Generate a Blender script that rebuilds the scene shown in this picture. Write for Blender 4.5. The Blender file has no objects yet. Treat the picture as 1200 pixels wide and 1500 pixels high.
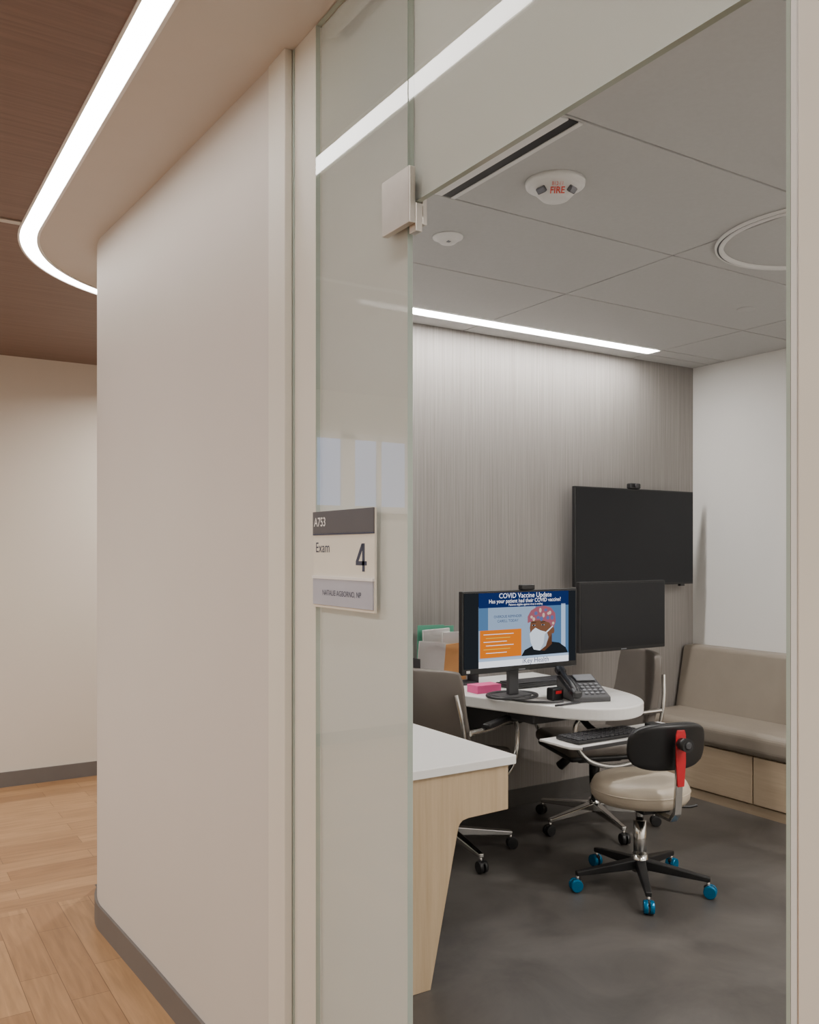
import bpy, bmesh, math
from mathutils import Vector, Matrix
D=bpy.data; C=bpy.context
H=2.743

# ---------------------------------------------------------------- materials
def newmat(name):
    m=D.materials.new(name); m.use_nodes=True
    nt=m.node_tree; b=nt.nodes['Principled BSDF']
    return m,nt,b
def mat(name,col,rough=.5,metal=0,var=.04,scale=8,bump=0,bscale=200,coat=0,spec=.5):
    m,nt,b=newmat(name)
    b.inputs['Roughness'].default_value=rough; b.inputs['Metallic'].default_value=metal
    b.inputs['Specular IOR Level'].default_value=spec
    b.inputs['Coat Weight'].default_value=coat
    tc=nt.nodes.new('ShaderNodeTexCoord'); n=nt.nodes.new('ShaderNodeTexNoise')
    n.inputs['Scale'].default_value=scale; n.inputs['Detail'].default_value=4
    nt.links.new(tc.outputs['Object'],n.inputs['Vector'])
    r=nt.nodes.new('ShaderNodeValToRGB')
    r.color_ramp.elements[0].position=.3; r.color_ramp.elements[1].position=.7
    r.color_ramp.elements[0].color=[max(0,c*(1-var)) for c in col]+[1]
    r.color_ramp.elements[1].color=[min(1,c*(1+var)) for c in col]+[1]
    nt.links.new(n.outputs['Fac'],r.inputs['Fac']); nt.links.new(r.outputs['Color'],b.inputs['Base Color'])
    if bump:
        n2=nt.nodes.new('ShaderNodeTexNoise'); n2.inputs['Scale'].default_value=bscale
        nt.links.new(tc.outputs['Object'],n2.inputs['Vector'])
        bp=nt.nodes.new('ShaderNodeBump'); bp.inputs['Strength'].default_value=bump; bp.inputs['Distance'].default_value=.002
        nt.links.new(n2.outputs['Fac'],bp.inputs['Height']); nt.links.new(bp.outputs['Normal'],b.inputs['Normal'])
    return m
def emis(name,col,s):
    m,nt,b=newmat(name); nt.nodes.remove(b)
    e=nt.nodes.new('ShaderNodeEmission'); e.inputs['Color'].default_value=(*col,1); e.inputs['Strength'].default_value=s
    nt.links.new(e.outputs[0],nt.nodes['Material Output'].inputs['Surface']); return m
def grain(name,stops,scale,rough=.45,detail=6,bump=.05,coat=0,nr=.65):
    m,nt,b=newmat(name); b.inputs['Roughness'].default_value=rough; b.inputs['Coat Weight'].default_value=coat
    tc=nt.nodes.new('ShaderNodeTexCoord'); mp=nt.nodes.new('ShaderNodeMapping'); mp.inputs['Scale'].default_value=scale
    n=nt.nodes.new('ShaderNodeTexNoise'); n.inputs['Scale'].default_value=1; n.inputs['Detail'].default_value=detail; n.inputs['Roughness'].default_value=nr
    nt.links.new(tc.outputs['Object'],mp.inputs['Vector']); nt.links.new(mp.outputs[0],n.inputs['Vector'])
    r=nt.nodes.new('ShaderNodeValToRGB'); els=r.color_ramp.elements
    els[0].position=stops[0][0]; els[0].color=(*stops[0][1],1)
    els[1].position=stops[-1][0]; els[1].color=(*stops[-1][1],1)
    for p,c in stops[1:-1]:
        e=els.new(p); e.color=(*c,1)
    nt.links.new(n.outputs['Fac'],r.inputs['Fac']); nt.links.new(r.outputs['Color'],b.inputs['Base Color'])
    bp=nt.nodes.new('ShaderNodeBump'); bp.inputs['Strength'].default_value=bump; bp.inputs['Distance'].default_value=.002
    nt.links.new(n.outputs['Fac'],bp.inputs['Height']); nt.links.new(bp.outputs['Normal'],b.inputs['Normal'])
    return m
def planks(name,alongx):
    m,nt,b=newmat(name); b.inputs['Roughness'].default_value=.36
    tc=nt.nodes.new('ShaderNodeTexCoord'); mp=nt.nodes.new('ShaderNodeMapping')
    if not alongx: mp.inputs['Rotation'].default_value=(0,0,math.radians(90))
    nt.links.new(tc.outputs['Object'],mp.inputs['Vector'])
    br=nt.nodes.new('ShaderNodeTexBrick'); br.offset=.37
    br.inputs['Color1'].default_value=(.285,.15,.068,1); br.inputs['Color2'].default_value=(.42,.245,.12,1)
    br.inputs['Mortar'].default_value=(.16,.085,.04,1)
    br.inputs['Scale'].default_value=1; br.inputs['Brick Width'].default_value=.62; br.inputs['Row Height'].default_value=.125
    br.inputs['Mortar Size'].default_value=.0015; br.inputs['Mortar Smooth'].default_value=.3
    nt.links.new(mp.outputs[0],br.inputs['Vector'])
    mp2=nt.nodes.new('ShaderNodeMapping'); mp2.inputs['Scale'].default_value=(4,45,1)
    nt.links.new(mp.outputs[0],mp2.inputs['Vector'])
    n=nt.nodes.new('ShaderNodeTexNoise'); n.inputs['Scale'].default_value=1; n.inputs['Detail'].default_value=6; n.inputs['Distortion'].default_value=.5
    nt.links.new(mp2.outputs[0],n.inputs['Vector'])
    r=nt.nodes.new('ShaderNodeValToRGB'); r.color_ramp.elements[0].position=.25; r.color_ramp.elements[1].position=.75
    r.color_ramp.elements[0].color=(.68,.66,.63,1); r.color_ramp.elements[1].color=(1.1,1.1,1.1,1)
    nt.links.new(n.outputs['Fac'],r.inputs['Fac'])
    mx=nt.nodes.new('ShaderNodeMix'); mx.data_type='RGBA'; mx.blend_type='MULTIPLY'; mx.inputs[0].default_value=1
    nt.links.new(br.outputs['Color'],mx.inputs[6]); nt.links.new(r.outputs['Color'],mx.inputs[7])
    nt.links.new(mx.outputs[2],b.inputs['Base Color'])
    return m
def concrete(name):
    m,nt,b=newmat(name); b.inputs['Roughness'].default_value=.40
    tc=nt.nodes.new('ShaderNodeTexCoord')
    n=nt.nodes.new('ShaderNodeTexNoise'); n.inputs['Scale'].default_value=2.2; n.inputs['Detail'].default_value=9; n.inputs['Roughness'].default_value=.65; n.inputs['Distortion'].default_value=.6
    nt.links.new(tc.outputs['Object'],n.inputs['Vector'])
    r=nt.nodes.new('ShaderNodeValToRGB'); r.color_ramp.elements[0].position=.3; r.color_ramp.elements[1].position=.72
    r.color_ramp.elements[0].color=(.046,.041,.037,1); r.color_ramp.elements[1].color=(.112,.103,.094,1)
    nt.links.new(n.outputs['Fac'],r.inputs['Fac']); nt.links.new(r.outputs['Color'],b.inputs['Base Color'])
    return m
def glassmat(name,tint):
    m,nt,b=newmat(name); nt.nodes.remove(b)
    tr=nt.nodes.new('ShaderNodeBsdfTransparent'); tr.inputs[0].default_value=(*tint,1)
    gl=nt.nodes.new('ShaderNodeBsdfGlossy'); gl.inputs['Roughness'].default_value=.01
    fr=nt.nodes.new('ShaderNodeFresnel'); fr.inputs['IOR'].default_value=1.6
    ge=nt.nodes.new('ShaderNodeNewGeometry')
    s=nt.nodes.new('ShaderNodeMath'); s.operation='SUBTRACT'; s.inputs[0].default_value=1
    nt.links.new(ge.outputs['Backfacing'],s.inputs[1])
    mu=nt.nodes.new('ShaderNodeMath'); mu.operation='MULTIPLY'
    nt.links.new(fr.outputs[0],mu.inputs[0]); nt.links.new(s.outputs[0],mu.inputs[1])
    mx=nt.nodes.new('ShaderNodeMixShader'); nt.links.new(mu.outputs[0],mx.inputs[0])
    nt.links.new(tr.outputs[0],mx.inputs[1]); nt.links.new(gl.outputs[0],mx.inputs[2])
    nt.links.new(mx.outputs[0],nt.nodes['Material Output'].inputs['Surface']); return m
def filmmat(name,grad):
    m,nt,b=newmat(name); nt.nodes.remove(b)
    df=nt.nodes.new('ShaderNodeBsdfDiffuse'); df.inputs[0].default_value=(.72,.715,.68,1)
    tl=nt.nodes.new('ShaderNodeBsdfTranslucent'); tl.inputs[0].default_value=(.82,.82,.80,1)
    m1=nt.nodes.new('ShaderNodeMixShader'); m1.inputs[0].default_value=.35
    nt.links.new(df.outputs[0],m1.inputs[1]); nt.links.new(tl.outputs[0],m1.inputs[2])
    tr=nt.nodes.new('ShaderNodeBsdfTransparent'); tr.inputs[0].default_value=(.97,.98,.97,1)
    m2=nt.nodes.new('ShaderNodeMixShader')
    nt.links.new(m1.outputs[0],m2.inputs[1]); nt.links.new(tr.outputs[0],m2.inputs[2])
    if grad:
        tc=nt.nodes.new('ShaderNodeTexCoord'); sp=nt.nodes.new('ShaderNodeSeparateXYZ')
        nt.links.new(tc.outputs['Object'],sp.inputs[0])
        mr=nt.nodes.new('ShaderNodeMapRange'); mr.inputs[1].default_value=2.15; mr.inputs[2].default_value=2.45
        mr.inputs[3].default_value=.06; mr.inputs[4].default_value=.65
        nt.links.new(sp.outputs['Z'],mr.inputs[0]); nt.links.new(mr.outputs[0],m2.inputs[0])
    else: m2.inputs[0].default_value=.08
    nt.links.new(m2.outputs[0],nt.nodes['Material Output'].inputs['Surface']); return m

M={}
M['wall']=mat('paint_warm_white',(.66,.605,.53),.6,var=.01,scale=3,bump=.03)
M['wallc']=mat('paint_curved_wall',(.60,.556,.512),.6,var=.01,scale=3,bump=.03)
M['wallroom']=mat('paint_room_white',(.76,.745,.715),.6,var=.01,scale=3)
M['trim']=mat('trim_cream',(.68,.645,.575),.45,var=.01)
M['soffit']=mat('soffit_paint',(.58,.54,.50),.6,var=.01)
M['base']=mat('baseboard_rubber',(.14,.127,.118),.5)
M['base2']=mat('baseboard_room_rubber',(.085,.08,.075),.5)
M['tile']=mat('ceiling_tile',(.50,.495,.485),.8,var=.02,scale=60)
M['tback']=mat('ceiling_grid_grey',(.20,.2,.2),.8)
M['white']=mat('white_plastic',(.76,.75,.73),.4,var=.01)
M['quartz']=mat('white_solid_surface',(.84,.83,.81),.3,var=.01,scale=40)
M['black']=mat('black_plastic',(.010,.010,.011),.42)
M['screen']=mat('black_screen',(.014,.015,.018),.28,var=.01,spec=.28)
M['chrome']=mat('chrome',(.72,.71,.69),.15,1,var=.01)
M['nickel']=mat('satin_nickel',(.55,.51,.46),.34,1,var=.04,scale=30)
M['dgrey']=mat('dark_grey_plastic',(.05,.05,.054),.45)
M['key']=mat('key_grey',(.035,.035,.04),.5)
M['keyl']=mat('key_light',(.22,.23,.25),.5)
M['taupe']=mat('taupe_leather',(.145,.125,.108),.42,var=.05,bump=.15)
M['benchv']=mat('bench_vinyl',(.275,.235,.19),.42,var=.04,bump=.1)
M['tan']=mat('tan_vinyl',(.46,.395,.31),.45,var=.03)
M['red']=mat('red_lever',(.50,.012,.02),.35)
M['blue']=mat('blue_caster',(.0,.16,.34),.25,.5)
M['pink']=mat('pink_sticky_notes',(.9,.12,.35),.6)
M['green']=mat('green_folder',(.12,.42,.28),.6)
M['paper']=mat('paper',(.70,.69,.67),.7)
M['orange']=mat('orange_card',(.7,.35,.12),.7)
M['navy']=mat('navy_ink',(.015,.022,.06),.5)
M['signhead']=mat('sign_header_charcoal',(.05,.045,.05),.4)
M['signcream']=mat('sign_cream',(.74,.70,.61),.45)
M['signgrey']=mat('sign_name_strip',(.40,.41,.48),.4)
M['wtext']=mat('white_ink',(.85,.84,.82),.5)
M['redink']=mat('red_ink',(.7,.06,.03),.5)
M['lens']=mat('strobe_lens',(.16,.16,.18),.15,.6)
M['maple']=grain('maple_laminate',[(.3,(.46,.335,.205)),(.7,(.57,.44,.29))],(40,40,2.2),.4)
M['mapleh']=grain('maple_bench',[(.3,(.46,.35,.235)),(.7,(.57,.45,.315))],(40,2.5,40),.4)
M['greywood']=grain('grey_woodgrain_wall',[(.25,(.205,.185,.171)),(.5,(.285,.263,.246)),(.75,(.37,.346,.326))],(130,130,1.4),.55,5,nr=.72)
M['brown']=grain('walnut_ceiling',[(.3,(.155,.093,.070)),(.7,(.22,.142,.112))],(2.5,80,80),.5)
M['fx']=planks('oak_planks_cross',True); M['fy']=planks('oak_planks_long',False)
M['conc']=concrete('concrete_look_vinyl')
M['glass']=glassmat('clear_glass',(.98,.99,.985))
M['gedge']=mat('glass_edge_green',(.38,.45,.40),.15,var=.02)
M['film']=filmmat('frosted_film',False); M['filmg']=filmmat('frosted_film_graded',True)
M['led']=emis('led_corridor',(1,.965,.92),22)
M['ledr']=emis('led_room',(1,.97,.935),54)
M['fill_down']=emis('fill_downlight_lens',(1,.92,.82),10)  # glowing discs of the added fill lights
M['sky']=emis('window_daylight',(.42,.58,1),3.0)

# ---------------------------------------------------------------- helpers
def empty(name,loc=(0,0,0),rz=0):
    e=D.objects.new(name,None); C.collection.objects.link(e); e.location=loc; e.rotation_euler=(0,0,rz); e.empty_display_size=.1; return e
def finish(name,me,par,mats,smooth=False,bevel=0,seg=2,sub=0):
    ob=D.objects.new(name,me); C.collection.objects.link(ob)
    if par: ob.parent=par
    for m in (mats if isinstance(mats,(list,tuple)) else [mats]): me.materials.append(M[m] if isinstance(m,str) else m)
    if smooth:
        for p in me.polygons: p.use_smooth=True
    if bevel:
        b=ob.modifiers.new('bevel','BEVEL'); b.width=bevel; b.segments=seg; b.limit_method='ANGLE'; b.angle_limit=math.radians(35)
    if sub:
        s=ob.modifiers.new('sub','SUBSURF'); s.levels=sub; s.render_levels=sub
    return ob
def box(name,par,x0,x1,y0,y1,z0,z1,m,bevel=0,seg=2,smooth=False):
    vs=[(x,y,z) for x in (x0,x1) for y in (y0,y1) for z in (z0,z1)]
    fs=[(0,1,3,2),(4,6,7,5),(0,4,5,1),(2,3,7,6),(0,2,6,4),(1,5,7,3)]
    me=D.meshes.new(name); me.from_pydata(vs,[],fs); me.update()
    return finish(name,me,par,m,smooth,bevel,seg)
def cbox(name,par,c,s,m,bevel=0,seg=2,rot=None,smooth=False):
    ob=box(name,par,-s[0]/2,s[0]/2,-s[1]/2,s[1]/2,-s[2]/2,s[2]/2,m,bevel,seg,smooth)
    ob.location=c
    if rot: ob.rotation_euler=rot
    return ob
def prism(name,par,pts,a0,a1,m,axis='z',bevel=0,seg=2,smooth=False):
    n=len(pts)
    def f(p,a):
        if axis=='z': return (p[0],p[1],a)
        if axis=='y': return (p[0],a,p[1])
        return (a,p[0],p[1])
    vs=[f(p,a0) for p in pts]+[f(p,a1) for p in pts]
    fs=[tuple(range(n)),tuple(range(2*n-1,n-1,-1))]+[(i,i+n,(i+1)%n+n,(i+1)%n) for i in range(n)]
    me=D.meshes.new(name); me.from_pydata(vs,[],fs)
    bm=bmesh.new(); bm.from_mesh(me); bmesh.ops.recalc_face_normals(bm,faces=bm.faces); bm.to_mesh(me); bm.free()
    return finish(name,me,par,m,smooth,bevel,seg)
def ring(name,par,A,B,z0,z1,m):
    n=len(A); vs=[]
    for P,z in ((A,z0),(B,z0),(A,z1),(B,z1)): vs+=[(p[0],p[1],z) for p in P]
    fs=[]
    for i in range(n-1):
        fs+=[(i,i+1,n+i+1,n+i),(2*n+i,3*n+i,3*n+i+1,2*n+i+1),(i,2*n+i,2*n+i+1,i+1),(n+i,n+i+1,3*n+i+1,3*n+i)]
    fs+=[(0,n,3*n,2*n),(n-1,3*n-1,4*n-1,2*n-1)]
    me=D.meshes.new(name); me.from_pydata(vs,[],fs)
    bm=bmesh.new(); bm.from_mesh(me); bmesh.ops.recalc_face_normals(bm,faces=bm.faces); bm.to_mesh(me); bm.free()
    ob=finish(name,me,par,m)
    for p in me.polygons: p.use_smooth=True
    e=ob.modifiers.new('es','EDGE_SPLIT'); e.split_angle=math.radians(30)
    return ob
def cyl(name,par,p1,p2,r1,r2,m,seg=24,bevel=0):
    p1=Vector(p1);p2=Vector(p2); d=p2-p1
    bm=bmesh.new(); bmesh.ops.create_cone(bm,cap_ends=True,segments=seg,radius1=r1,radius2=r2,depth=d.length)
    me=D.meshes.new(name); bm.to_mesh(me); bm.free()
    q=d.to_track_quat('Z','Y'); me.transform(Matrix.Translation((p1+p2)/2)@q.to_matrix().to_4x4())
    ob=finish(name,me,par,m,False,bevel)
    for p in me.polygons: p.use_smooth=len(p.vertices)==4
    return ob
def lathe(name,par,prof,m,loc=(0,0,0),seg=48):
    vs=[];fs=[];n=len(prof)
    for i in range(seg):
        a=2*math.pi*i/seg
        vs+=[(r*math.cos(a),r*math.sin(a),z) for r,z in prof]
    for i in range(seg):
        j=(i+1)%seg
        for k in range(n-1): fs.append((i*n+k,j*n+k,j*n+k+1,i*n+k+1))
    me=D.meshes.new(name); me.from_pydata(vs,[],fs)
    bm=bmesh.new(); bm.from_mesh(me); bmesh.ops.remove_doubles(bm,verts=bm.verts,dist=1e-5); bmesh.ops.recalc_face_normals(bm,faces=bm.faces); bm.to_mesh(me); bm.free()
    ob=finish(name,me,par,m,True); ob.location=loc; return ob
def tube(name,par,pts,r,m,cyc=False,res=8,poly=False,flat=1):
    cu=D.curves.new(name,'CURVE'); cu.dimensions='3D'; cu.bevel_depth=r; cu.bevel_resolution=4; cu.resolution_u=res
    if poly:
        sp=cu.splines.new('POLY'); sp.points.add(len(pts)-1)
        for i,p in enumerate(pts): sp.points[i].co=(*p,1)
    else:
        sp=cu.splines.new('BEZIER'); sp.bezier_points.add(len(pts)-1)
        for i,p in enumerate(pts):
            b=sp.bezier_points[i]; b.co=p; b.handle_left_type=b.handle_right_type='AUTO'
    sp.use_cyclic_u=cyc; cu.use_fill_caps=True
    t=D.objects.new('tmp',cu); C.collection.objects.link(t)
    dg=C.evaluated_depsgraph_get(); me=D.meshes.new_from_object(t.evaluated_get(dg)); D.objects.remove(t)
    return finish(name,me,par,m,True)
def text(name,par,s,size,loc,rot,m,align='LEFT',sx=1,ext=0,off=0):
    cu=D.curves.new(name,'FONT'); cu.body=s; cu.size=size; cu.align_x=align; cu.extrude=ext; cu.resolution_u=3; cu.offset=off
    t=D.objects.new('tmp',cu); C.collection.objects.link(t)
    dg=C.evaluated_depsgraph_get(); me=D.meshes.new_from_object(t.evaluated_get(dg)); D.objects.remove(t)
    me.transform(Matrix.Scale(sx,4,(1,0,0)))
    ob=finish(name,me,par,m); ob.location=loc; ob.rotation_euler=rot; return ob
def grid(name,par,fn,nu,nv,m,thick=0,sub=1,bevel=0):
    vs=[fn(i/nu,j/nv) for j in range(nv+1) for i in range(nu+1)]
    fs=[(j*(nu+1)+i,j*(nu+1)+i+1,(j+1)*(nu+1)+i+1,(j+1)*(nu+1)+i) for j in range(nv) for i in range(nu)]
    me=D.meshes.new(name); me.from_pydata(vs,[],fs); me.update()
    ob=finish(name,me,par,m,True)
    if thick:
        s=ob.modifiers.new('sol','SOLIDIFY'); s.thickness=thick; s.offset=0
    if bevel:
        b=ob.modifiers.new('bev','BEVEL'); b.width=bevel; b.segments=3; b.limit_method='ANGLE'; b.angle_limit=math.radians(50)
    if sub:
        s=ob.modifiers.new('sub','SUBSURF'); s.levels=sub; s.render_levels=sub
    return ob
PI=math.pi

# ---------------------------------------------------------------- room shell
def wpath(off,y0=2.116,xe=4.95,full=False):
    cx,cy,r0=1.385,3.62,.545
    r=r0+off; pts=[(.912-off,y0),(.874-off,3.0),(cx-r,cy)]
    if full: pts=[(.912-off,-2.5),(.912-off,2.0),(cx-r,cy)]
    for i in range(1,25):
        a=PI-PI/2*i/24; pts.append((cx+r*math.cos(a),cy+r*math.sin(a)))
    pts.append((3,cy+r)); pts.append((xe,cy+r)); return pts
def lpath(r,y0=-2.5,xe=4.95):
    cx,cy=1.46,3.64; pts=[(cx-r,y0),(cx-r,2.0),(cx-r,cy)]
    for i in range(1,25):
        a=PI-PI/2*i/24; pts.append((cx+r*math.cos(a),cy+r*math.sin(a)))
    pts.append((3,cy+r)); pts.append((xe,cy+r)); return pts
ring('wall_corridor_curved',None,wpath(0),wpath(-.03),0,H+.02,'wallc')
ring('baseboard_corridor_curved',None,wpath(.010),wpath(.0005),0,.095,'base')
ring('ceiling_soffit',None,lpath(.832),wpath(-.08,full=True),H,H+.03,'soffit')
ring('trim_led_reveal',None,lpath(.842),lpath(.832),H-.004,H+.03,'white')
ring('led_strip_light',None,lpath(.904),lpath(.842),H+.001,H+.02,'led')
ring('trim_led_reveal_outer',None,lpath(.912),lpath(.904),H-.004,H+.03,'white')
box('ceiling_corridor',None,-2.3,4.95,-2.5,6.2,H+.03,H+.06,'brown')
A=lpath(.912); n=len(A); B=[]
for i,p in enumerate(A):
    if i<3: B.append((-2.3,p[1]))
    elif i>=n-2: B.append((p[0],6.2))
    else:
        t=(i-2)/(n-4)
        if t<.5: B.append((-2.3,3.64+(6.2-3.64)*t*2))
        else: B.append((-2.3+(1.46+2.3)*(t-.5)*2,6.2))
ring('ceiling_wood_panels',None,A,B,H,H+.028,'brown')
box('trim_ceiling_reveal',None,-2.2,.545,3.60,3.635,H-.006,H-.0005,'nickel')
box('wall_far',None,-2.3,4.95,6.13,6.2,0,H,'wall')
box('baseboard_far',None,-2.2,4.95,6.118,6.1295,0,.095,'base')
box('wall_corridor_opposite',None,-2.3,-2.2,-2.5,6.2,0,H,'wall')
box('wall_corridor_rear',None,-2.3,.9,-2.6,-2.5,0,H,'wall')
box('wall_corridor_end',None,4.95,5.02,4.0,6.2,0,H,'wall')
box('floor_corridor',None,-2.3,.93,-2.6,4.0,-.05,0,'fy')
box('floor_corridor_cross',None,-2.3,5.0,4.0,6.2,-.05,0,'fx')
box('floor_room',None,.93,4.95,-.6,4.12,-.045,.001,'conc')
box('wall_back',None,.96,4.95,4.07,4.12,0,H+.02,'greywood')
box('baseboard_back',None,1.02,4.31,4.058,4.0695,0.001,.10,'base2')
box('wall_right',None,4.86,4.95,-.6,4.07,0,H+.02,'wallroom')
box('wall_side',None,.96,4.95,-.6,-.5,0,H+.02,'wallroom')
box('wall_front_left',None,.97,1.02,2.112,4.07,0,H+.02,'wallroom')
box('wall_front_right',None,.90,1.02,-2.6,.608,0,H,'trim',.003)
box('trim_jamb_left',None,.908,.9285,2.013,2.115,0,H,'trim',.002)
box('trim_jamb_return',None,.9305,1.05,1.887,2.110,0,H,'trim',.002)
box('trim_head',None,.945,.99,.645,1.885,H-.006,H+.02,'white')
g=empty('door_frame_channel')
box('channel_1',g,.915,.935,.6085,.617,0,H,'white',.002)
box('channel_2',g,.922,.940,.618,.623,0,H,'nickel',.001)
box('channel_3',g,.924,.9445,.6245,.633,0,H,'white',.001)
box('channel_4',g,.926,.9445,.6345,.640,0,H,'gedge')
def pane(name,y0,y1,z0,z1,film,fy1=None):
    e=empty(name)
    ob=box('glass_panel',e,.930,.942,y0,y1,z0,z1,['glass','gedge'])
    for p in ob.data.polygons:
        if abs(p.normal.x)<.5: p.material_index=1
    box('frosted_film',e,.9428,.9436,y0+.002,(fy1 or y1)-.002,z0+.002,z1-.002,film)
    return e
w1=pane('window_1',1.478,1.885,.01,H-.003,'filmg',1.884)
box('edge_gasket',w1,.9284,.9303,2.002,2.012,.01,H-.003,'gedge')
pane('window_2',.645,1.474,2.18,H-.003,'film')
e=empty('glass_patch_fitting')
for x0,x1,n_ in ((.914,.929,'plate_front'),(.9445,.956,'plate_rear')):
    prism(n_,e,[(1.447,2.247),(1.552,2.247),(1.552,2.137),(1.447,2.137)],x0,x1,'nickel','x',.002)
box('pivot_block',e,.929,.945,1.447,1.472,2.122,2.179,'nickel',.002)

# corridor daylight window (seen only as a reflection in the sidelight)
e=empty('window_3')
box('pane',e,-1.95,-1.15,6.10,6.112,1.85,2.37,'sky')
for i,(a,b) in enumerate(((-2.0,-1.95),(-1.72,-1.68),(-1.48,-1.36),(-1.15,-1.10))): box('mullion_%d'%i,e,a,b,6.08,6.125,1.8,2.42,'white')
box('head',e,-2,-1.1,6.08,6.125,2.37,2.42,'white'); box('sill',e,-2,-1.1,6.07,6.125,1.80,1.85,'white')

# ---------------------------------------------------------------- room ceiling
Xs=[1.02,1.60,2.93,4.26,4.86]; Ys=[-.5,-.085,.575,1.235,1.895,2.56,3.22,3.80]
bm=bmesh.new()
def tile(x0,x1,y0,y1):
    g_=.0045
    r=bmesh.ops.create_cube(bm,size=1)
    for v in r['verts']:
        v.co=Vector(((x0+x1)/2+v.co.x*(x1-x0-2*g_),(y0+y1)/2+v.co.y*(y1-y0-2*g_),H+.0125+v.co.z*.025))
for i in range(len(Xs)-1):
    for j in range(len(Ys)-1): tile(Xs[i],Xs[i+1],Ys[j],Ys[j+1])
    tile(Xs[i],Xs[i+1],3.93,4.07)
tile(4.26,4.86,3.80,3.93)
me=D.meshes.new('ceiling_room'); bm.to_mesh(me); bm.free()
finish('ceiling_room',me,None,'tile',bevel=.002)
box('ceiling_room_deck',None,1.0,4.9,-.55,4.1,H+.0255,H+.04,'tback')
e=empty('linear_wall_wash_light')
for i,(a,b) in enumerate(((1.03,1.597),(1.603,2.927),(2.933,4.25))):
    box('lens_%d'%i,e,a+.004,b-.004,3.812,3.912,H+.003,H+.012,'ledr')
box('flange_a',e,1.03,4.256,3.803,3.812,H-.002,H+.012,'white'); box('flange_b',e,1.03,4.256,3.912,3.926,H-.002,H+.012,'white')
box('end_cap',e,4.25,4.258,3.803,3.926,H-.002,H+.012,'white')
e=empty('linear_air_diffuser')
box('frame_a',e,1.655,1.745,1.905,2.55,H-.006,H-.0004,'white',.001); box('frame_b',e,1.783,1.80,1.905,2.55,H-.006,H-.0004,'white',.001)
box('slot',e,1.745,1.783,1.905,2.55,H-.003,H-.0004,'black')
e=empty('fire_alarm_strobe',(2.01,2.26,H),math.radians(-35))
lathe('housing',e,[(0,-.062),(.036,-.062),(.046,-.058),(.080,-.024),(.086,-.019),(.099,-.015),(.101,0),(0,0)],'white')
TT=math.radians(135)
text('label',e,'FIRE',.032,(0,-.0530,-.0585),(TT,0,0),'redink','CENTER',.85,0,.0006)
text('label_2',e,'B12-11',.017,(0,-.0725,-.0390),(TT,0,0),'redink','CENTER',.8)
for k in (-1,1):
    a=math.radians(-90+k*50); r_=.066
    cbox('strobe_lens_%d'%k,e,(r_*math.cos(a),r_*math.sin(a),-.042),(.034,.016,.022),'lens',.004,2,(TT-PI/2,0,a+PI/2))
e=empty('ceiling_sensor',(2.0,2.88,H))
lathe('body',e,[(0,-.028),(.03,-.026),(.042,-.016),(.045,-.008),(.06,-.006),(.061,0),(0,0)],'white'); cbox('eye',e,(-.01,-.02,-.026),(.015,.015,.005),'keyl',.002)
e=empty('sprinkler_cover',(3.89,2.92,H)); lathe('disc',e,[(0,-.006),(.04,-.006),(.045,-.003),(.045,0),(0,0)],'tile')
e=empty('curtain_track_ring',(3.24,2.10,H))
lathe('track',e,[(.352,-.001),(.352,-.014),(.358,-.016),(.366,-.016),(.370,-.012),(.370,-.001)],'white',seg=96)
lathe('track_slot',e,[(.370,-.001),(.3702,-.010),(.377,-.010),(.3772,-.001)],'key',seg=96)
lathe('track_flange',e,[(.3772,-.001),(.3774,-.012),(.385,-.010),(.386,-.001)],'white',seg=96)
def fill_down(x,y,p,r=.07):  # added fill light with an invented ceiling fixture, kept out of view
    e=empty('added_fill_downlight',(x,y,H)); lathe('trim',e,[(r,-.002),(r+.01,-.008),(r+.022,-.006),(r+.024,0)],'white')
    lathe('lens',e,[(0,-.002),(r,-.002)],'fill_down')
    l=D.lights.new('fill_lamp','AREA'); l.shape='DISK'; l.size=.14; l.energy=p; l.color=(1,.955,.90); l.spread=math.radians(160)
    o=D.objects.new('fill_lamp',l); C.collection.objects.link(o); o.parent=e; o.location=(0,0,-.012)
fill_down(2.3,.3,22); fill_down(3.9,.3,52); fill_down(3.6,1.2,28)  # added fill for the room
fill_down(-.9,.6,34); fill_down(-.9,3.0,32); fill_down(-1.6,5.0,60); fill_down(1.9,5.2,36); fill_down(-.3,-1.3,26)  # added fill for the corridor

# ---------------------------------------------------------------- door sign
e=empty('room_sign')
SR=(PI/2,0,-PI/2)
box('backing',e,.9235,.9295,1.597,1.884,1.369,1.591,'signcream',.001)
box('header',e,.9215,.9236,1.597,1.884,1.540,1.591,'signhead')
box('rule',e,.9215,.9236,1.597,1.884,1.5365,1.5398,'navy')
box('name_strip',e,.9205,.9236,1.600,1.881,1.376,1.436,'signgrey')
box('insert_rail',e,.919,.9236,1.597,1.884,1.436,1.442,'white')
text('room_number',e,'A753',.029,(.9210,1.876,1.557),SR,'wtext',sx=.95,off=.0003)
text('exam',e,'Exam',.033,(.9230,1.872,1.497),SR,'navy',sx=1.0,off=.0001)
def four(name,ys,zs,pts): prism(name,e,[(ys-p[0]*.047,zs+p[1]*.060) for p in pts],.9228,.9236,'navy','x')
four('numeral_stem',1.677,1.456,[(.60,0),(.82,0),(.82,1),(.60,1)])
four('numeral_bar',1.677,1.456,[(0,.22),(1,.22),(1,.37),(0,.37)])
four('numeral_diagonal',1.677,1.456,[(0,.36),(.24,.36),(.66,.84),(.66,1),(.54,1)])
text('person_name',e,'NATALIE AGBORNO, NP',.0175,(.9200,1.74,1.399),SR,'navy','CENTER',.95,0,0)

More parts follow.
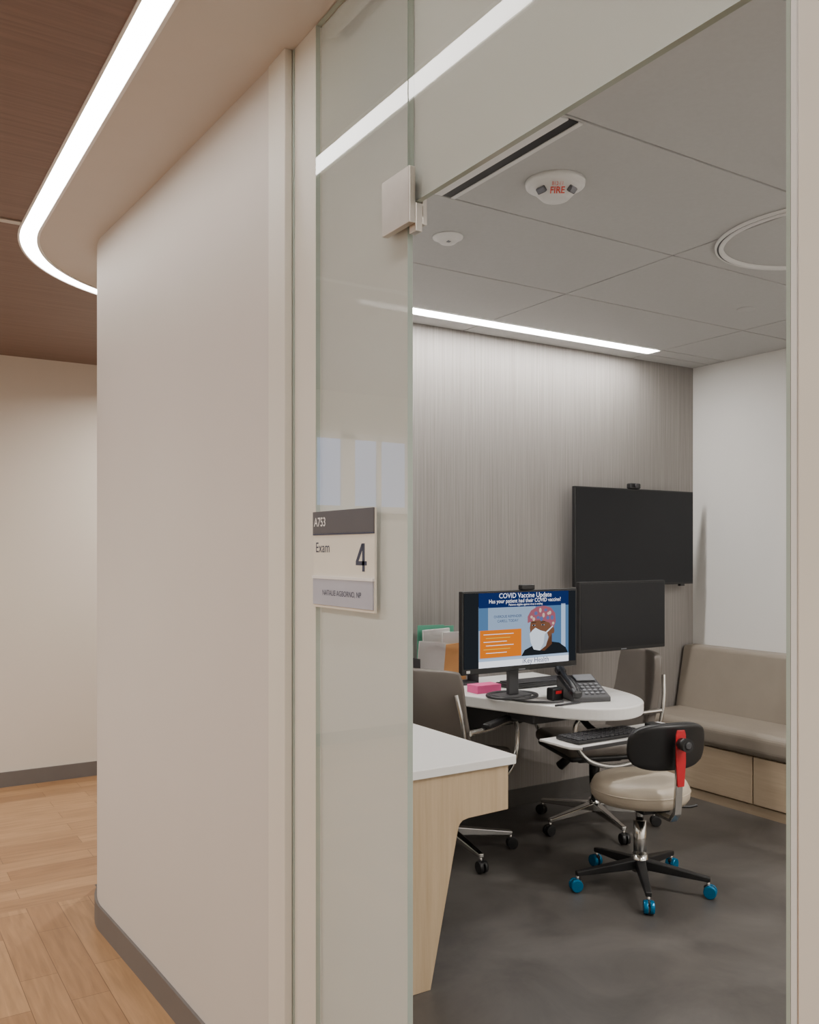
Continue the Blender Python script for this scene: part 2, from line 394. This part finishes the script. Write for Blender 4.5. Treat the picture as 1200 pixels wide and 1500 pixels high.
# ---------------------------------------------------------------- desk (foreground counter)
e=empty('counter_desk')
prism('top',e,[(1.10,2.50),(2.035,2.50),(2.045,2.51),(2.045,3.4),(1.10,3.4)],.73,.76,'quartz','z',.002)
legp=[(1.12,.729),(2.012,.729),(2.012,.567),(1.835,.563),(1.81,.558),(1.795,.545),(1.788,.52),(1.675,.002),(1.12,.002)]
prism('front_panel',e,legp,2.515,2.545,'maple','y',.001)
prism('rear_panel',e,legp,3.34,3.37,'maple','y',.001)
box('apron',e,1.985,2.01,2.546,3.339,.567,.729,'maple')

# ---------------------------------------------------------------- peninsula table
pt=empty('peninsula_table')
ctrl=[(2.50,4.065),(2.53,3.85),(2.60,3.58),(2.69,3.30),(2.775,3.10),(2.86,2.975),(2.98,2.91),(3.10,2.92),(3.22,2.99),(3.31,3.12),(3.37,3.30),(3.41,3.55),(3.43,3.85),(3.44,4.065)]
def catm(P,k=5):
    out=[]
    for i in range(len(P)-1):
        p0=P[max(i-1,0)];p1=P[i];p2=P[i+1];p3=P[min(i+2,len(P)-1)]
        for j in range(k):
            t=j/k
            out.append(tuple(.5*((2*p1[a])+(-p0[a]+p2[a])*t+(2*p0[a]-5*p1[a]+4*p2[a]-p3[a])*t*t+(-p0[a]+3*p1[a]-3*p2[a]+p3[a])*t**3) for a in (0,1)))
    out.append(P[-1]); return out
prism('top',pt,catm(ctrl),.722,.78,'quartz','z',.008,3)
box('wall_bracket',pt,2.7,3.3,4.0,4.057,.50,.721,'black'); box('cable_tray',pt,2.75,3.25,3.25,3.45,.67,.721,'dgrey',.01)
for i,x in enumerate((2.80,3.20)):
    prism('cantilever_%d'%i,pt,[(4.0,.50),(4.0,.721),(3.3,.721),(3.3,.69)],x-.015,x+.015,'dgrey','x',.002)
prism('keyboard_tray',pt,[(2.66,2.90),(2.70,2.86),(3.40,2.86),(3.44,2.90),(3.44,3.10),(2.66,3.10)],.630,.642,'white','z',.003)
box('tray_lip',pt,2.70,3.40,2.853,2.860,.628,.644,'dgrey',.002)
tube('tray_arm',pt,[(3.05,3.02,.628),(3.05,3.15,.63),(3.05,3.26,.69)],.016,'black')
e=empty('keyboard',(2.93,2.975,.643))
cbox('body',e,(0,0,.008),(.43,.15,.014),'black',.004)
for r in range(5):
    for c in range(15): cbox('key_%d_%d'%(r,c),e,(-.196+c*.028,-.056+r*.028,.018),(.023,.022,.008),'key',.002)
e=empty('notepad'); cbox('sheet',e,(3.02,3.075,.649),(.16,.045,.01),'paper',.001)
e=empty('computer_mouse'); o=cbox('shell',e,(3.28,2.97,.657),(.06,.10,.028),'black',.012,4)

# ---------------------------------------------------------------- monitors
def mon(name,xc,y,w,h,z0,screen='screen',by=.018):
    e=empty(name,(xc,y,z0))
    box('bezel',e,-w/2,w/2,0,.028,0,h,'black',.004)
    box('housing',e,-w*.3,w*.3,.028,.06,h*.2,h*.8,'dgrey',.01)
    box('screen_panel',e,-w/2+.010,w/2-.010,-.0015,.002,by,h-.010,screen)
    box('led_logo',e,-.02,.02,-.002,0,.005,.010,'keyl')
    return e
m1=mon('computer_monitor',2.765,3.35,.717,.392,.918,by=.028)
box('stand_neck',m1,-.03,.03,.06,.085,-.125,.2,'dgrey',.004)
tube('stand_base',m1,[(-.13+.13*(1-math.cos(a)),.075-.11*math.sin(a),-.130) for a in [i*2*PI/16 for i in range(16)]],.0075,'dgrey',cyc=True)
cbox('stand_foot',m1,(0,.09,-.131),(.2,.10,.012),'dgrey',.005)
cbox('webcam',m1,(.03,-.0,.405),(.085,.03,.026),'black',.006)
m2=mon('computer_monitor',3.53,3.42,.645,.372,.965)
tube('wall_arm',m2,[(0,.06,.18),(0,.3,.18),(0,.62,.18)],.02,'dgrey'); box('wall_plate',m2,-.08,.08,.625,.648,.1,.26,'dgrey',.003)
tv=mon('wall_television',4.195,3.95,1.05,.607,1.283,by=.014)
box('mount',tv,-.15,.15,.06,.119,.15,.45,'black'); cbox('webcam',tv,(-.02,.01,.625),(.09,.04,.035),'black',.008)
cyl('webcam_lens',tv,(-.02,-.012,.627),(-.02,-.02,.627),.012,.012,'dgrey'); box('ir_sensor',tv,.4,.44,.0,.02,-.012,0,'black')
def es(n_,c,s=1.0): M[n_]=emis(n_,c,s)
es('s_bg',(.10,.22,.42),.9); es('s_bg2',(.36,.49,.68),.9); es('s_navy',(.01,.025,.12),1); es('s_white',(.9,.92,1),1.3); es('s_pale',(.50,.66,.92),.9)
es('s_orange',(.80,.20,.01),1); es('s_skin',(.12,.05,.027),1); es('s_mask',(.72,.8,.9),1.1); es('s_cap',(.36,.11,.15),1); es('s_cap2',(.70,.5,.42),1); es('s_dark',(.015,.018,.022),1); es('s_yel',(.9,.7,.1),1); es('s_cap3',(.12,.16,.35),1); es('s_glove',(.35,.52,.75),1); es('s_skinl',(.20,.088,.048),1); es('s_shade',(.50,.60,.74),.9)
SX0,SX1,SZ0,SZ1=-.348,.348,.028,.382
def S(u,v): return (SX0+(SX1-SX0)*u, SZ0+(SZ1-SZ0)*v)
def spoly(n_,uv,layer,m): prism(n_,m1,[S(*p) for p in uv],-.0018-layer*.0006-.0004,-.0018-layer*.0006,m,'y')
def srect(n_,u0,v0,u1,v1,layer,m): spoly(n_,[(u0,v0),(u1,v0),(u1,v1),(u0,v1)],layer,m)
def sell(n_,u,v,ru,rv,layer,m,a0=0,a1=360):
    N=28; spoly(n_,[(u+ru*math.cos(math.radians(a0+(a1-a0)*i/N)),v+rv*math.sin(math.radians(a0+(a1-a0)*i/N))) for i in range(N)],layer,m)
srect('slide_side_l',0,0,.12,1,0,'s_dark'); srect('slide_side_r',.93,0,1,1,0,'s_dark')
srect('slide_bg',.12,.1,.93,.82,1,'s_bg2'); srect('slide_bg_blur',.62,.1,.93,.82,2,'s_bg'); srect('slide_bg_blur2',.12,.5,.2,.82,2,'s_bg')
srect('slide_bg_column',.86,.1,.90,.82,3,'s_pale')
srect('slide_header',.12,.80,.93,1.0,3,'s_navy')
srect('slide_footer',.12,0,.93,.10,3,'s_white'); srect('slide_footer_bar',.12,.085,.93,.12,4,'s_pale')
spoly('nurse_shoulders',[(.49,.12),(.52,.20),(.60,.26),(.66,.22),(.74,.30),(.84,.27),(.90,.20),(.925,.12)],4,'s_dark')
spoly('nurse_neck',[(.62,.20),(.62,.36),(.77,.42),(.77,.26),(.70,.17)],5,'s_skin')
spoly('nurse_face',[(.60,.30),(.575,.40),(.565,.50),(.575,.60),(.62,.66),(.72,.66),(.775,.56),(.775,.42),(.73,.30),(.66,.25)],6,'s_skinl')
sell('nurse_ear',.778,.45,.014,.045,7,'s_skinl')
spoly('nurse_cap',[(.545,.57),(.545,.66),(.575,.74),(.63,.79),(.70,.80),(.76,.77),(.80,.69),(.805,.57),(.785,.49),(.765,.50),(.745,.56),(.68,.60),(.60,.60)],7,'s_cap')
for i,(u,v) in enumerate([(.58,.65),(.62,.70),(.66,.74),(.71,.74),(.75,.70),(.77,.63),(.78,.55),(.73,.63),(.69,.67),(.64,.64),(.60,.62),(.67,.62),(.735,.69)]): sell('cap_print_%d'%i,u,v,.011+.004*(i%2),.020+.006*(i%3),8,['s_cap2','s_cap3'][i%2])
spoly('nurse_mask',[(.562,.42),(.59,.47),(.615,.50),(.66,.46),(.72,.43),(.735,.36),(.71,.24),(.655,.18),(.60,.20),(.572,.30)],8,'s_mask')
spoly('mask_fold',[(.655,.18),(.71,.24),(.735,.36),(.72,.43),(.70,.40),(.69,.28)],9,'s_shade')
spoly('mask_strap',[(.72,.42),(.775,.50),(.778,.52),(.715,.44)],8,'s_mask')
for i,u in enumerate((.60,.685)):
    sell('eye_white_%d'%i,u,.535,.014,.009,8,'s_shade'); sell('eye_%d'%i,u-.002,.535,.008,.011,9,'s_dark')
    spoly('brow_%d'%i,[(u-.022,.568),(u+.022,.573),(u+.020,.580),(u-.018,.578)],8,'s_dark')
srect('orange_box',.13,.13,.49,.50,4,'s_orange')
TR=(PI/2,0,0)
def stext(n_,s,size,u,v,layer,m,al='CENTER',sx=1):
    x,z=S(u,v); text(n_,m1,s,size,(x,-.0024-layer*.0006,z),TR,m,al,sx)
stext('headline',"COVID Vaccine Update",.034,.53,.925,4,'s_white'); stext('headline_2',"Has your patient had their COVID vaccine?",.027,.53,.86,4,'s_white',sx=.95)
stext('headline_3',"Patients eligible against virus is ending",.014,.53,.82,4,'s_white')
stext('caption_1',"OVERDUE REMINDER",.018,.37,.66,5,'s_navy'); stext('caption_2',"CARELL TODAY",.018,.37,.60,5,'s_navy')
for i in range(6): srect('bullet_line_%d'%i,.16+.02*(i%2),.44-.05*i,.42-.03*(i%3),.447-.05*i,5,'s_yel' if i in(1,4) else 's_white')
stext('footer_logo',"iKey Health",.036,.62,.02,4,'s_navy')
srect('bezel_label',.02,-.055,.05,-.02,0,'paper')

# ---------------------------------------------------------------- things on table
TZ=.7805
e=empty('desk_phone',(3.02,3.20,TZ),math.radians(-20))
prism('base',e,[(.11,0),(-.11,0),(-.11,.022),(.11,.10)],-.09,.10,'dgrey','x',.004)
tube('handset',e,[(-.075,-.10,.05),(-.075,-.06,.07),(-.075,.04,.105),(-.075,.10,.135)],.015,'black')
cbox('earpiece',e,(-.075,.095,.125),(.05,.05,.035),'black',.012,3,(math.radians(20),0,0)); cbox('mouthpiece',e,(-.075,-.10,.045),(.05,.05,.035),'black',.012,3,(math.radians(20),0,0))
cbox('display',e,(.035,.065,.092),(.10,.06,.006),'keyl',.002,2,(math.radians(20),0,0))
for r in range(4):
    for c in range(4): cbox('button_%d_%d'%(r,c),e,(-.01+c*.028,-.075+r*.027,.038+r*.0096),(.017,.013,.008),'keyl',.003,2,(math.radians(20),0,0))
e=empty('badge_reader',(2.88,3.24,TZ)); cbox('body',e,(0,0,.03),(.07,.05,.06),'black',.008); cbox('window',e,(0,-.026,.04),(.035,.003,.014),'red')
e=empty('spare_keyboard',(3.12,3.66,TZ)); cbox('body',e,(0,0,.012),(.44,.15,.022),'black',.006)
for r in range(4):
    cbox('key_row_%d'%r,e,(0,-.05+r*.033,.026),(.40,.026,.008),'key',.002)
e=empty('pen',(2.83,3.09,TZ)); cyl('barrel',e,(-.08,0,.006),(.08,.01,.006),.005,.005,'key')
e=empty('sticky_note_block',(2.74,3.62,TZ)); cbox('pad',e,(0,0,.02),(.15,.09,.04),'pink',.001)
e=empty('desk_cable'); tube('lead',e,[(2.69,3.33,TZ+.006),(2.72,3.24,TZ+.006),(2.76,3.20,TZ+.006),(2.80,3.17,TZ+.006),(2.86,3.16,TZ+.006)],.0055,'dgrey')
e=empty('document_organizer',(2.68,3.92,TZ))
for i,(x,h_,m_,w_,dy,tl) in enumerate(((-.10,.22,'paper',.004,-.05,.10),(-.05,.30,'green',.003,.03,.02),(-.03,.28,'paper',.012,.0,-.03),(.03,.29,'green',.003,.05,.0),(.05,.20,'orange',.006,-.03,-.05),(.08,.26,'paper',.012,-.01,.03))):
    cbox('sheet_%d'%i,e,(x,dy,.022+h_/2),(.17,w_,h_),m_,.0005,2,(0,tl,0))
box('side_a',e,-.190,-.186,-.08,.09,0,.16,'dgrey'); box('side_b',e,.186,.190,-.08,.09,0,.16,'dgrey'); box('base_rail',e,-.19,.19,-.08,.09,0,.010,'dgrey')

# ---------------------------------------------------------------- chairs
def star(e,R,n,a0,legm,wheelm,zr=.075,wr=.03,ww=.045,hub=.13):
    for i in range(n):
        a=a0+2*PI*i/n; ca,sa=math.cos(a),math.sin(a)
        def P(r,t,z): return (r*ca-t*sa, r*sa+t*ca, z)
        vs=[P(.02,-.022,hub),P(.02,.022,hub),P(.02,.022,hub-.045),P(.02,-.022,hub-.045),
            P(R,-.013,zr+.015),P(R,.013,zr+.015),P(R,.013,zr-.006),P(R,-.013,zr-.006)]
        me=D.meshes.new('leg'); me.from_pydata(vs,[],[(0,1,2,3),(7,6,5,4),(0,4,5,1),(1,5,6,2),(2,6,7,3),(3,7,4,0)])
        bm=bmesh.new(); bm.from_mesh(me); bmesh.ops.recalc_face_normals(bm,faces=bm.faces); bm.to_mesh(me); bm.free()
        finish('leg_%d'%i,me,e,legm,False,.005,3)
        cyl('caster_stem_%d'%i,e,P(R-.008,0,wr+.01),P(R-.008,0,zr+.002),.007,.007,'chrome',12)
        for k in (-1,1):
            cyl('caster_wheel_%d_%d'%(i,k),e,P(R,k*.004,wr),P(R,k*ww/2,wr),wr,wr*.93,wheelm,20,.003)
        cbox('caster_hood_%d'%i,e,P(R-.004,0,wr*1.55),(.045,.02,.018),'black',.006,2,(0,0,a))
def office_chair(name,loc,rz):
    e=empty(name,loc,rz)
    star(e,.33,5,math.radians(20),'chrome','black')
    cyl('hub',e,(0,0,.08),(0,0,.15),.034,.03,'chrome'); cyl('post',e,(0,0,.13),(0,0,.37),.02,.02,'chrome'); cyl('post_shroud',e,(0,0,.22),(0,0,.37),.027,.03,'black')
    cbox('mechanism',e,(0,0,.385),(.26,.16,.05),'black',.015,3)
    cyl('tilt_knob',e,(.12,-.05,.37),(.16,-.10,.31),.022,.026,'black')
    cbox('seat_shell',e,(.01,0,.42),(.46,.46,.03),'black',.014,3)
    cbox('seat_cushion',e,(.01,0,.465),(.49,.49,.075),'taupe',.032,5,smooth=True)
    def bk(u,v):
        a=(u-.5)*2; w=.235-.02*v*v
        if v>.9: w-=.012
        z=.43+.52*v
        return (-.225-.10*v-.03*math.sin(v*PI)*0.5+.055*a*a, a*w, z-.012*abs(a)**3*(1 if v>.5 else -1))
    grid('backrest',e,bk,10,10,'taupe',.042,1,.012)
    for s in (-1,1):
        tube('arm_frame_%d'%s,e,[(-.24,s*.20,.44),(-.10,s*.265,.40),(.10,s*.275,.40),(.20,s*.275,.46),(.235,s*.275,.56),(.21,s*.275,.64),(.14,s*.275,.655),(-.10,s*.27,.655),(-.26,s*.25,.66)],.013,'chrome')
        cbox('arm_pad_%d'%s,e,(0,s*.275,.675),(.28,.045,.022),'black',.009,3)
        tube('back_rail_%d'%s,e,[(-.23,s*.21,.42),(-.262,s*.225,.55),(-.29,s*.225,.70),(-.305,s*.20,.84)],.011,'chrome')
    return e
office_chair('office_chair',(2.52,3.63,.001),math.radians(28))
office_chair('office_chair',(3.44,3.55,.001),math.radians(161))

e=empty('doctor_stool',(2.98,2.79,.001),math.radians(77))
star(e,.30,5,math.radians(180+20-77+30),'black','blue',wr=.029)
cyl('hub',e,(0,0,.075),(0,0,.15),.038,.034,'chrome'); cyl('post_outer',e,(0,0,.12),(0,0,.30),.028,.028,'chrome'); cyl('post_inner',e,(0,0,.29),(0,0,.385),.018,.018,'chrome')
cbox('mechanism',e,(-.02,0,.375),(.22,.14,.03),'black',.008)
lathe('seat_cushion',e,[(0,.39),(.17,.388),(.20,.395),(.214,.415),(.216,.44),(.213,.46),(.20,.482),(.17,.495),(.1,.50),(0,.50)],'tan')
lathe('seat_piping',e,[(.2145,.449),(.219,.4455),(.2145,.442)],'tan')
def sb(u,v):
    a=(u-.5)*2; b=(v-.5)*2
    m_=max(abs(a),abs(b)); n_=3.2; L=(abs(a)**n_+abs(b)**n_)**(1/n_) if m_>0 else 1
    k=m_/L if L>0 else 1
    A=a*k;B=b*k
    return (-.235+.055*A*A-.01*B, A*.186, .675+B*.10)
grid('backrest',e,sb,14,10,'black',.045,1,.014)
prism('back_bar',e,[(-.03,.36),(-.245,.36),(-.278,.40),(-.290,.56),(-.288,.70),(-.277,.70),(-.276,.56),(-.262,.41),(-.235,.375),(-.03,.375)],-.017,.017,'chrome','y',.002)
prism('lever',e,[(-.016,.52),(.016,.52),(.024,.62),(.024,.735),(.018,.755),(-.018,.755),(-.024,.735),(-.024,.62)],-.298,-.2915,'red','x',.002)
cyl('lever_knob',e,(-.292,0,.70),(-.345,0,.70),.024,.028,'black'); cyl('knob_cap',e,(-.345,0,.70),(-.35,0,.70),.018,.012,'dgrey')
tube('height_lever',e,[(-.05,-.1,.375),(-.08,-.2,.36),(-.085,-.24,.365)],.006,'black')

# ---------------------------------------------------------------- bench
e=empty('banquette_bench')
Y0,Y1=1.2,4.055
box('plinth',e,4.338,4.858,Y0+.02,Y1,.001,.055,'mapleh')
box('carcass',e,4.352,4.858,Y0,Y1,.055,.335,'mapleh',.001)
for i,(a,b) in enumerate(((3.205,4.05),(2.43,3.20),(1.63,2.425),(1.2,1.625))):
    box('drawer_front_%d'%i,e,4.325,4.351,a+.003,b-.003,.066,.332,'mapleh',.0015)
box('seat_cushion',e,4.30,4.75,Y0,Y1,.336,.475,'benchv',.045,6)
prism('back_cushion',e,[(4.66,.476),(4.74,.87),(4.857,.875),(4.857,.34),(4.66,.40)],Y0,Y1,'benchv','y',.022,4)

# ---------------------------------------------------------------- camera & world
cam=D.cameras.new('camera'); co=D.objects.new('camera',cam); C.collection.objects.link(co)
co.location=(0,0,1.5); co.rotation_euler=(PI/2,0,math.radians(-32.3))
cam.sensor_fit='HORIZONTAL'; cam.sensor_width=36; cam.lens=1297/1200*36; cam.shift_y=57/1200; cam.clip_start=.02
C.scene.camera=co
w=D.worlds.new('world'); C.scene.world=w; w.use_nodes=True
w.node_tree.nodes['Background'].inputs[0].default_value=(.8,.85,1,1); w.node_tree.nodes['Background'].inputs[1].default_value=.3
